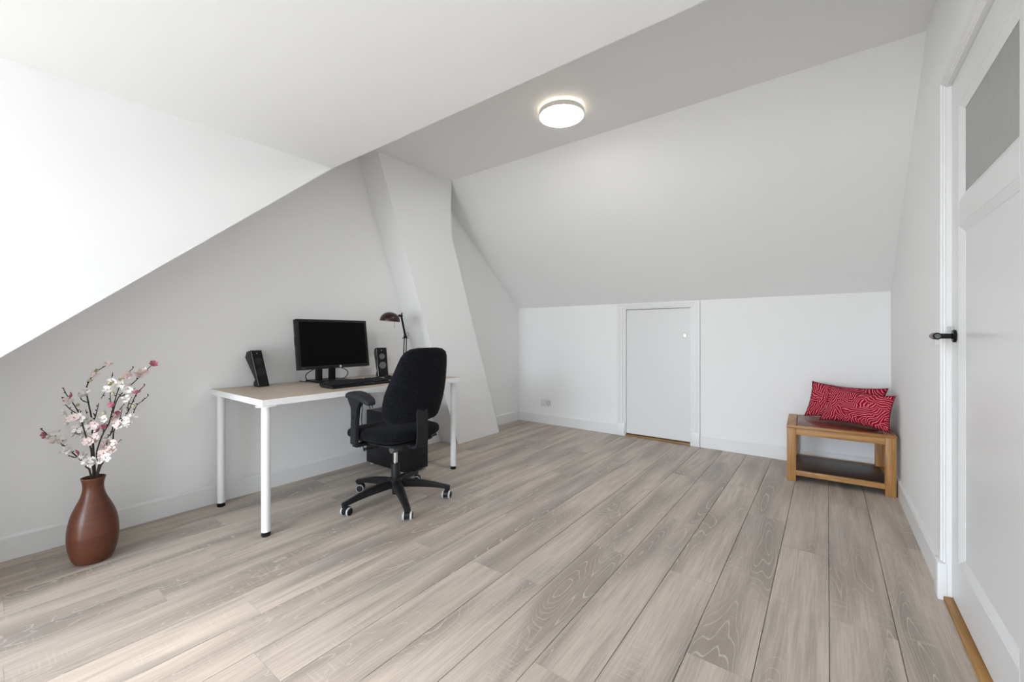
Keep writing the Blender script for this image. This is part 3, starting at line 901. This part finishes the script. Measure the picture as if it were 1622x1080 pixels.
# armrests
for s in (-1, 1):
    ay = ccy + s * .262
    bm = superq((ccx + .006, ay, .716), .122, .043, .022, .6, .55, 32, 12)
    for v in bm.verts: v.co.z += -.028 * ((v.co.x - (ccx - .03)) / .13) ** 2
    pd = obj('arm_pad', bm, 'pad', t, ang=60)
    bm = nb()
    rows = []
    for z, x0, x1, th in ((.41, -2.335, -2.275, .012), (.47, -2.332, -2.274, .013), (.56, -2.325, -2.268, .014), (.63, -2.325, -2.258, .014), (.665, -2.345, -2.235, .016), (.695, -2.355, -2.20, .020)):
        rows.append([bm.verts.new((x, ay + yy, z)) for x, yy in ((x0, -th), (x1, -th), (x1, th), (x0, th))])
    for A_, B_ in zip(rows, rows[1:]):
        for k in range(4): bm.faces.new((A_[k], A_[(k + 1) % 4], B_[(k + 1) % 4], B_[k]))
    bm.faces.new(list(reversed(rows[0]))); bm.faces.new(rows[-1])
    bmesh.ops.bevel(bm, geom=bm.edges[:], offset=.004, segments=2, affect='EDGES')
    ps = obj('arm_post', bm, 'black_matte', t, ang=50)
    bm = nb(); box(bm, -2.33, -2.28, min(ay, ay - s * .12), max(ay, ay - s * .12), .392, .412, .004); obj('arm_bracket', bm, 'black', t)
    bm = nb(); lathe(bm, [(0, 0), (.011, 0), (.011, .006), (.007, .008), (0, .008)], (-2.302, ay + s * .013, .575), 18, (0, s, 0)); obj('height_button', bm, 'black', ps)
# gas column
bm = nb(); cyl(bm, (ccx, ccy, .235), (ccx, ccy, .36), .0145, seg=24); obj('gas_piston', bm, 'chrome', t)
bm = nb(); lathe(bm, [(0, .045), (.022, .045), (.024, .08), (.028, .14), (.0265, .24), (.024, .245), (.0, .245)], (ccx, ccy, 0), 32); obj('column_sleeve', bm, 'black', t)
bm = nb(); lathe(bm, [(0, .088), (.045, .088), (.050, .10), (.048, .135), (.036, .150), (0, .150)], (ccx, ccy, 0), 32); obj('hub', bm, 'black', t)
# five legs with castors
wheel_me = None
for i, (adeg, spin) in enumerate(((-97, 20), (-26, -25), (45, 70), (118, 100), (189, 30))):
    a = R(adeg)
    u = Vector((math.cos(a), math.sin(a), 0)); v = Vector((-u.y, u.x, 0)); c0 = Vector((ccx, ccy, 0))
    bm = nb(); rows = []
    for s_, hw, zt_, zb in ((.03, .027, .138, .095), (.10, .026, .135, .092), (.18, .023, .124, .086), (.26, .020, .106, .076), (.315, .019, .090, .066), (.350, .018, .080, .062)):
        p = c0 + u * s_
        rows.append([bm.verts.new(p + v * y + Vector((0, 0, z))) for y, z in ((-hw, zb), (hw, zb), (hw, zt_ - .008), (hw * .5, zt_), (-hw * .5, zt_), (-hw, zt_ - .008))])
    for A_, B_ in zip(rows, rows[1:]):
        for k in range(6): bm.faces.new((A_[k], A_[(k + 1) % 6], B_[(k + 1) % 6], B_[k]))
    bm.faces.new(list(reversed(rows[0]))); bm.faces.new(rows[-1])
    lathe(bm, [(0, .054), (.0185, .054), (.0185, .078), (.014, .082), (0, .082)], c0 + u * .335, 20)
    obj('base_leg', bm, 'black', t, ang=40)
    # castor: hood + two wheels
    pc = c0 + u * .335
    sa = a + R(spin); wu = Vector((math.cos(sa), math.sin(sa), 0)); wv = Vector((-wu.y, wu.x, 0))
    bm = nb()
    hc = pc - wu * .012
    N = 12
    for side in (-1, 1): pass
    arc = [(math.cos(q), math.sin(q)) for q in [R(-25) + R(230) * k / N for k in range(N + 1)]]
    prism(bm, [hc + wu * (cx_ * .0265) + Vector((0, 0, .0285 + cz_ * .0265)) - wv * .014 for cx_, cz_ in arc], wv * .028)
    cyl(bm, pc + Vector((0, 0, .045)), pc + Vector((0, 0, .056)), .007, seg=12)
    ca = obj('castor', bm, 'black', t, ang=40)
    for s_ in (-1, 1):
        wc = hc + wv * s_ * .0215 + Vector((0, 0, .0252))
        bm = nb(); lathe(bm, [(0, -.006), (.018, -.0065), (.0245, -.0055), (.0248, .0), (.0245, .0055), (.018, .0065), (0, .006)], wc, 28, wv)
        obj('wheel', bm, 'black_matte', ca)
        bm = nb(); lathe(bm, [(.0242, -.005), (.0252, -.0045), (.0252, .0045), (.0242, .005), (.0242, -.005)], wc, 28, wv); 
        lathe(bm, [(.0222, .0060), (.0246, .0056), (.0246, .0066), (.0222, .0070), (.0222, .0060)], wc, 28, wv * s_)
        obj('tread', bm, 'rim', ca)

# ------------------------------------------------------------------ little wooden table in the corner
tc, trot = Vector((.053, 3.985, 0)), R(2.0)
TM = Matrix.Translation(tc) @ Matrix.Rotation(trot, 4, 'Z')
t = thing('side_table', tc, 'low honey pine table with dark stained top and lower shelf', 'table')
hx, hy_, H = .303, .268, .41
def tb(name, mat, x0, x1, y0, y1, z0, z1, bev=.003, parent=None, label=None):
    bm = nb(); box(bm, x0, x1, y0, y1, z0, z1, bev, 2, TM)
    o = obj(name, bm, mat, parent or t)
    if label: o['label'] = label
    return o
lw = .056
for sx in (-1, 1):
    for sy in (-1, 1):
        xa, xb = sorted((sx * hx, sx * (hx - lw))); ya, yb = sorted((sy * hy_, sy * (hy_ - lw)))
        tb('leg', 'pine_z', xa, xb, ya, yb, .0005, H - .020)
for sy in (-1, 1):
    ya, yb = sorted((sy * (hy_ - .004), sy * (hy_ - .030)))
    tb('apron', 'pine_x', -hx + lw, hx - lw, ya, yb, H - .066, H - .020, .002)
    tb('shelf_rail', 'pine_x', -hx + lw, hx - lw, ya, yb, .045, .080, .002)
for sx in (-1, 1):
    xa, xb = sorted((sx * (hx - .004), sx * (hx - .030)))
    tb('apron', 'pine_y', xa, xb, -hy_ + lw, hy_ - lw, H - .066, H - .020, .002)
    tb('shelf_rail', 'pine_y', xa, xb, -hy_ + lw, hy_ - lw, .045, .080, .002)
tb('top_board', 'pine_y', -hx - .002, -hx + .058, -hy_ + .034, hy_ - .034, H - .020, H)
tb('top_board', 'pine_y', hx - .058, hx + .002, -hy_ + .034, hy_ - .034, H - .020, H)
tb('top_board', 'pine_x', -hx - .002, hx + .002, -hy_ - .002, -hy_ + .0325, H - .020, H)
tb('top_board', 'pine_x', -hx - .002, hx + .002, hy_ - .0325, hy_ + .002, H - .020, H)
tb('top_panel', 'stain', -hx + .0605, hx - .0605, -hy_ + .034, hy_ - .034, H - .019, H - .001, .002, None, 'dark red-brown stained top panel')
tb('shelf', 'shelf', -hx + .028, hx - .028, -hy_ + .030, hy_ - .030, .060, .078, .002, None, 'dark brown lower shelf')

# ------------------------------------------------------------------ cushions
def cushion(label, BL, BR, TR, TL, thick, seed):
    BL, BR, TR, TL = map(Vector, (BL, BR, TR, TL))
    n = ((BR - BL).cross(TL - BL)).normalized()
    W, Hh = (BR - BL).length, (TL - BL).length
    cen = (BL + BR) / 2
    t = thing('cushion', cen, label, 'cushion', 'red patterned cushions on the little table')
    NU, NV = 28, 16
    bm = nb(); uvl = bm.loops.layers.uv.new('UVMap')
    rnd = random.Random(seed)
    ph = [rnd.uniform(0, 6) for _ in range(4)]
    def pt(u, v, s):
        # edges pulled in between the pointed corners
        pu = u + (.5 - u) * .07 * math.sin(PI * v) ** .8
        pv = v + (.5 - v) * .17 * math.sin(PI * u) ** .7
        p = (BL * (1 - pu) + BR * pu) * (1 - pv) + (TL * (1 - pu) + TR * pu) * pv
        puff = (max(0, 4 * u * (1 - u)) ** .42) * (max(0, 4 * v * (1 - v)) ** .5)
        wr = .006 * math.sin(9 * u + ph[0]) * math.sin(7 * v + ph[1]) * puff
        return p + n * s * (thick / 2 * puff + wr)
    grid = {}
    for s in (1, -1):
        for i in range(NU + 1):
            for j in range(NV + 1):
                edge = i in (0, NU) or j in (0, NV)
                if s == -1 and edge: grid[s, i, j] = grid[1, i, j]
                else: grid[s, i, j] = bm.verts.new(pt(i / NU, j / NV, s))
        for i in range(NU):
            for j in range(NV):
                ids = [(i, j), (i + 1, j), (i + 1, j + 1), (i, j + 1)]
                if s == -1: ids.reverse()
                f = bm.faces.new([grid[s, a, b_] for a, b_ in ids])
                for lp, (a, b_) in zip(f.loops, ids):
                    lp[uvl].uv = (a / NU * W + seed * 1.7 + (s < 0) * 3, b_ / NV * Hh + seed * .9)
    obj('cover', bm, 'cushion', t, ang=180, recalc=False)
    bm = nb()
    rim = [pt(i / NU, 0, 1) for i in range(NU)] + [pt(1, j / NV, 1) for j in range(NV)] + [pt(1 - i / NU, 1, 1) for i in range(NU)] + [pt(0, 1 - j / NV, 1) for j in range(NV + 1)]
    tube(bm, rim, .0028, 6, False); obj('seam', bm, 'piping', t)
cushion('red wave-patterned cushion at the back, half hidden, against the corner', (-.150, 4.150, .420), (.300, 3.960, .420), (.345, 3.965, .700), (-.098, 4.195, .702), .085, 1)
cushion('red wave-patterned cushion in front, fully visible on the table', (-.050, 4.025, .418), (.335, 3.765, .418), (.368, 3.800, .668), (.020, 4.085, .690), .095, 2)

# ------------------------------------------------------------------ wall sockets
t = thing('wall_socket', (-2.728, YB, .255), 'white double wall socket low on the knee wall', 'socket')
for i, xc in enumerate((-2.766, -2.689)):
    bm = nb(); box(bm, xc - .036, xc + .036, YB - .010, YB - .0005, .255 - .042, .255 + .042, .004); fpz = obj('faceplate', bm, 'socket', t)
    bm = nb()
    if i: lathe(bm, [(.022, 0), (.022, .003), (.018, .003), (.017, -.006), (0, -.006)], (xc, YB - .010, .255), 28, (0, -1, 0))
    else: box(bm, xc - .010, xc + .010, YB - .0125, YB - .009, .255 - .022, .255 + .022, .002)
    s_ = obj('socket_well' if i else 'switch_rocker', bm, 'slot' if i else 'socket', fpz)
    if i:
        bm = nb(); box(bm, xc - .012, xc + .012, YB - .0125, YB - .004, .252, .258, .001, 1); obj('socket_bridge', bm, 'socket', fpz)

# ------------------------------------------------------------------ vase
vc = Vector((-2.813, .381, 0))
t = thing('vase', vc, 'tall brown terracotta floor vase with narrow neck', 'vase')
prof = [(0, .0005), (.058, .0005), (.066, .006), (.074, .020), (.081, .042), (.088, .075), (.0915, .115), (.091, .150), (.0865, .190), (.077, .230), (.063, .266), (.049, .298), (.041, .325), (.0375, .352), (.040, .378), (.0445, .394), (.0435, .398), (.040, .396), (.036, .375), (.034, .35)]
bm = nb(); lathe(bm, [(p.x, p.y) for p in spline([(a, b_, 0) for a, b_ in prof[1:]], 3)], vc, 56)
lathe(bm, [(0, .0005), (.058, .0005)], vc, 56)
bmesh.ops.remove_doubles(bm, verts=bm.verts[:], dist=1e-5)
obj('body', bm, 'vase', t, ang=60)
bm = nb(); lathe(bm, [(.034, .351), (.04, .30), (.07, .2), (.07, .05), (0, .03)], vc, 40); obj('inside', bm, 'vase_in', t)

# ------------------------------------------------------------------ blossom branches standing in the vase
SY, CY = math.sin(R(YAW)), math.cos(R(YAW))
VD = -SY * vc.x + CY * vc.y
def bp(x, y, dd=0.0):
    """a point near the vase, measured off the photograph (x, y in the enlarged crop), dd metres nearer or farther"""
    px, py = 60 + x / 5.4, 560 + y / 5.4
    u, v, d = (px - 811) / FPX, -(py - YH) / FPX, VD + dd
    return Vector(((-SY + CY * u) * d, (CY + SY * u) * d, CAMH + v * d))
def petals(n, size, cup, seed):
    rnd = random.Random(seed); bm = nb()
    for k in range(n):
        a = 2 * PI * k / n + rnd.uniform(-.15, .15); c_ = cup + rnd.uniform(-.15, .2)
        ca, sa = math.cos(a), math.sin(a)
        pts = []
        for (l, w_) in ((.06, .06), (.35, .26), (.7, .36), (.95, .22), (1.02, 0)):
            rad = l * math.cos(c_ * l) * size; z = l * math.sin(c_ * l) * size
            for s in ((-1, 0, 1) if w_ else (0,)):
                lift = .05 * size * (1 if s else -1)
                pts.append(bm.verts.new((ca * rad - sa * s * w_ * size, sa * rad + ca * s * w_ * size, z + lift)))
        for r_ in range(3):
            for s in range(2): bm.faces.new((pts[r_ * 3 + s], pts[r_ * 3 + s + 1], pts[r_ * 3 + s + 4], pts[r_ * 3 + s + 3]))
        bm.faces.new((pts[9], pts[10], pts[12])); bm.faces.new((pts[10], pts[11], pts[12]))
    return bm
def mesh_of(bm, mat, name):
    for f in bm.faces: f.smooth = True
    me = bpy.data.meshes.new(name); bm.to_mesh(me); bm.free(); me.materials.append(M[mat]); return me
PM = {}
for key, mat, cups in (('W', 'petal_w', (.25, .6)), ('P', 'petal_p', (.3, .65)), ('D', 'petal_d', (.45, .75)), ('Y', 'petal_y', (.8, 1.1))):
    PM[key] = [mesh_of(petals(5 if key != 'D' else 6, 1.0, c_, i * 7 + ord(key)), mat, 'blossom_petals') for i, c_ in enumerate(cups)]
bm = nb(); lathe(bm, [(0, 0), (.10, .02), (.12, .12), (.05, .2), (0, .2)], seg=8); PM['C'] = mesh_of(bm, 'pollen', 'blossom_heart')
brs = [
 ('blossom branch reaching lowest and furthest to the left', .00,
  [[(462, 1090), (445, 1010), (415, 970), (385, 930), (310, 860), (230, 792), (170, 752), (90, 695), (20, 640)], [(325, 888), (295, 885), (265, 870)], [(255, 800), (205, 785)], [(385, 930), (372, 905)]],
  [(65, 695, 'D'), (110, 722, 'P'), (150, 705, 'W'), (130, 742, 'P'), (215, 745, 'W'), (232, 842, 'W'), (272, 830, 'W'), (352, 842, 'D'), (378, 885, 'W'), (425, 930, 'W'), (468, 912, 'W'), (440, 950, 'W')]),
 ('blossom branch forking at the upper left with two budded tips', -.03,
  [[(468, 1090), (462, 900), (452, 810), (415, 720), (385, 620), (360, 540), (335, 480), (290, 410), (245, 350), (215, 290)], [(340, 520), (270, 470), (225, 420), (203, 370)], [(345, 530), (365, 500)], [(300, 545), (290, 510)]],
  [(292, 362, 'D'), (262, 402, 'P'), (345, 445, 'Y'), (245, 520, 'W'), (310, 548, 'P'), (348, 560, 'P'), (268, 575, 'P'), (420, 750, 'P')]),
 ('blossom branch standing straight up in the middle of the vase', .02,
  [[(475, 1090), (478, 960), (470, 850), (466, 700), (468, 600), (488, 550), (505, 490), (520, 425)], [(468, 640), (430, 560), (408, 475)], [(490, 540), (478, 515)]],
  [(440, 568, 'W'), (392, 590, 'W'), (350, 650, 'W'), (392, 665, 'W'), (430, 645, 'W'), (338, 690, 'W'), (468, 722, 'P'), (415, 560, 'W'), (365, 700, 'W')]),
 ('blossom branch curving up and bending right at its top', .04,
  [[(480, 1090), (474, 800), (462, 620), (455, 530), (432, 420), (416, 310), (436, 240), (490, 165), (540, 128), (600, 92)], [(425, 418), (375, 395), (350, 335)], [(470, 188), (455, 175)]],
  [(602, 92, 'P'), (505, 140, 'Y'), (482, 186, 'P'), (442, 240, 'Y'), (412, 330, 'W'), (400, 352, 'W'), (478, 760, 'Y')]),
 ('blossom branch rising to a bare tip, second highest at the right', -.02,
  [[(500, 1090), (515, 980), (525, 940), (500, 870), (520, 780), (560, 680), (610, 590), (640, 470), (690, 300), (740, 200), (815, 123)], [(620, 420), (618, 345)], [(600, 290), (625, 240), (640, 160)], [(615, 270), (575, 325), (540, 385)], [(560, 680), (568, 600)]],
  [(760, 180, 'P'), (718, 230, 'Y'), (732, 266, 'W'), (642, 260, 'W'), (610, 250, 'Y'), (618, 302, 'W'), (660, 342, 'Y'), (612, 448, 'D'), (580, 515, 'Y'), (548, 640, 'D'), (518, 660, 'D'), (572, 558, 'W'), (505, 700, 'P'), (500, 620, 'P')]),
 ('blossom branch with a deep pink flower at the highest right tip', .03,
  [[(505, 1090), (530, 980), (560, 920), (590, 760), (640, 640), (640, 520), (680, 390), (750, 310), (838, 230), (890, 178), (980, 92)], [(700, 365), (770, 345), (832, 295)], [(700, 480), (730, 440)], [(660, 620), (700, 560), (720, 470)]],
  [(985, 92, 'D'), (890, 160, 'P'), (858, 172, 'P'), (922, 150, 'P'), (770, 300, 'W'), (690, 498, 'D'), (682, 532, 'P'), (640, 572, 'P'), (602, 590, 'W'), (632, 740, 'P'), (590, 742, 'P'), (560, 800, 'P')]),
 ('blossom branch spreading lowest on the right with several twigs', -.05,
  [[(510, 1090), (520, 1000), (555, 930), (600, 840), (640, 760), (655, 650), (740, 545), (780, 480), (825, 380), (850, 335), (912, 273)], [(735, 600), (800, 545), (845, 445), (900, 400), (945, 360)], [(600, 830), (640, 800), (715, 732)], [(770, 490), (775, 430), (800, 372)], [(655, 650), (612, 700), (585, 725)]],
  [(845, 338, 'D'), (832, 450, 'Y'), (802, 540, 'W'), (770, 570, 'W'), (780, 402, 'W'), (692, 622, 'P'), (662, 760, 'P'), (640, 830, 'P'), (562, 850, 'P'), (602, 862, 'P'), (535, 900, 'W'), (700, 590, 'P'), (580, 890, 'W'), (790, 600, 'W')]),
]
for bi, (lab, dd, stems, flowers) in enumerate(brs):
    rnd = random.Random(40 + bi)
    root = vc + Vector((.010 * math.cos(bi * 2.4), .010 * math.sin(bi * 2.4), .12))
    t = thing('blossom_branch', root, lab, 'branch', 'artificial blossom branches in the vase')
    bm = nb()
    for si, st in enumerate(stems):
        n = len(st)
        pts = [bp(x, y, dd * min(1, i / 3) if si == 0 else dd) for i, (x, y) in enumerate(st)]
        if si == 0: 
            pts[0] = vc + Vector((.012 * math.cos(bi * 2.4), .012 * math.sin(bi * 2.4), .30))
            pts = [root] + pts
        sp = spline(pts, 5)
        r0, r1 = (.0042, .0016) if si == 0 else (.0022, .0014)
        tube(bm, sp, [r0 + (r1 - r0) * i / (len(sp) - 1) for i in range(len(sp))], 7)
        for i in range(len(sp) // 2 if si == 0 else 2, len(sp), 3):     # buds
            d = Vector((rnd.uniform(-1, 1), rnd.uniform(-1, 1), rnd.uniform(.2, 1))).normalized()
            tube(bm, [sp[i], sp[i] + d * .006, sp[i] + d * .010], [.0016, .0026, .0008], 6)
    obj('stem', bm, 'twig', t)
    flowers = flowers + [(x + rnd.uniform(-26, 26), y + rnd.uniform(-22, 22), c if rnd.random() < .6 else 'W') for x, y, c in flowers if c in 'WP']
    for x, y, c in flowers:
        p = bp(x, y, dd - .012 + rnd.uniform(-.02, .012))
        size = {'W': .023, 'P': .0215, 'D': .019, 'Y': .015}[c] * rnd.uniform(.85, 1.12)
        f = bpy.data.objects.new('blossom', rnd.choice(PM[c])); COL.objects.link(f); f.parent = t
        f.location = p - root; f.scale = (size,) * 3
        d = Vector((SY, -CY, .15)) * .6 + Vector((rnd.uniform(-1, 1), rnd.uniform(-1, 1), rnd.uniform(-.6, 1))) * .7
        f.rotation_euler = d.to_track_quat('Z', 'Y').to_euler()
        h_ = bpy.data.objects.new('blossom_heart', PM['C']); COL.objects.link(h_); h_.parent = f
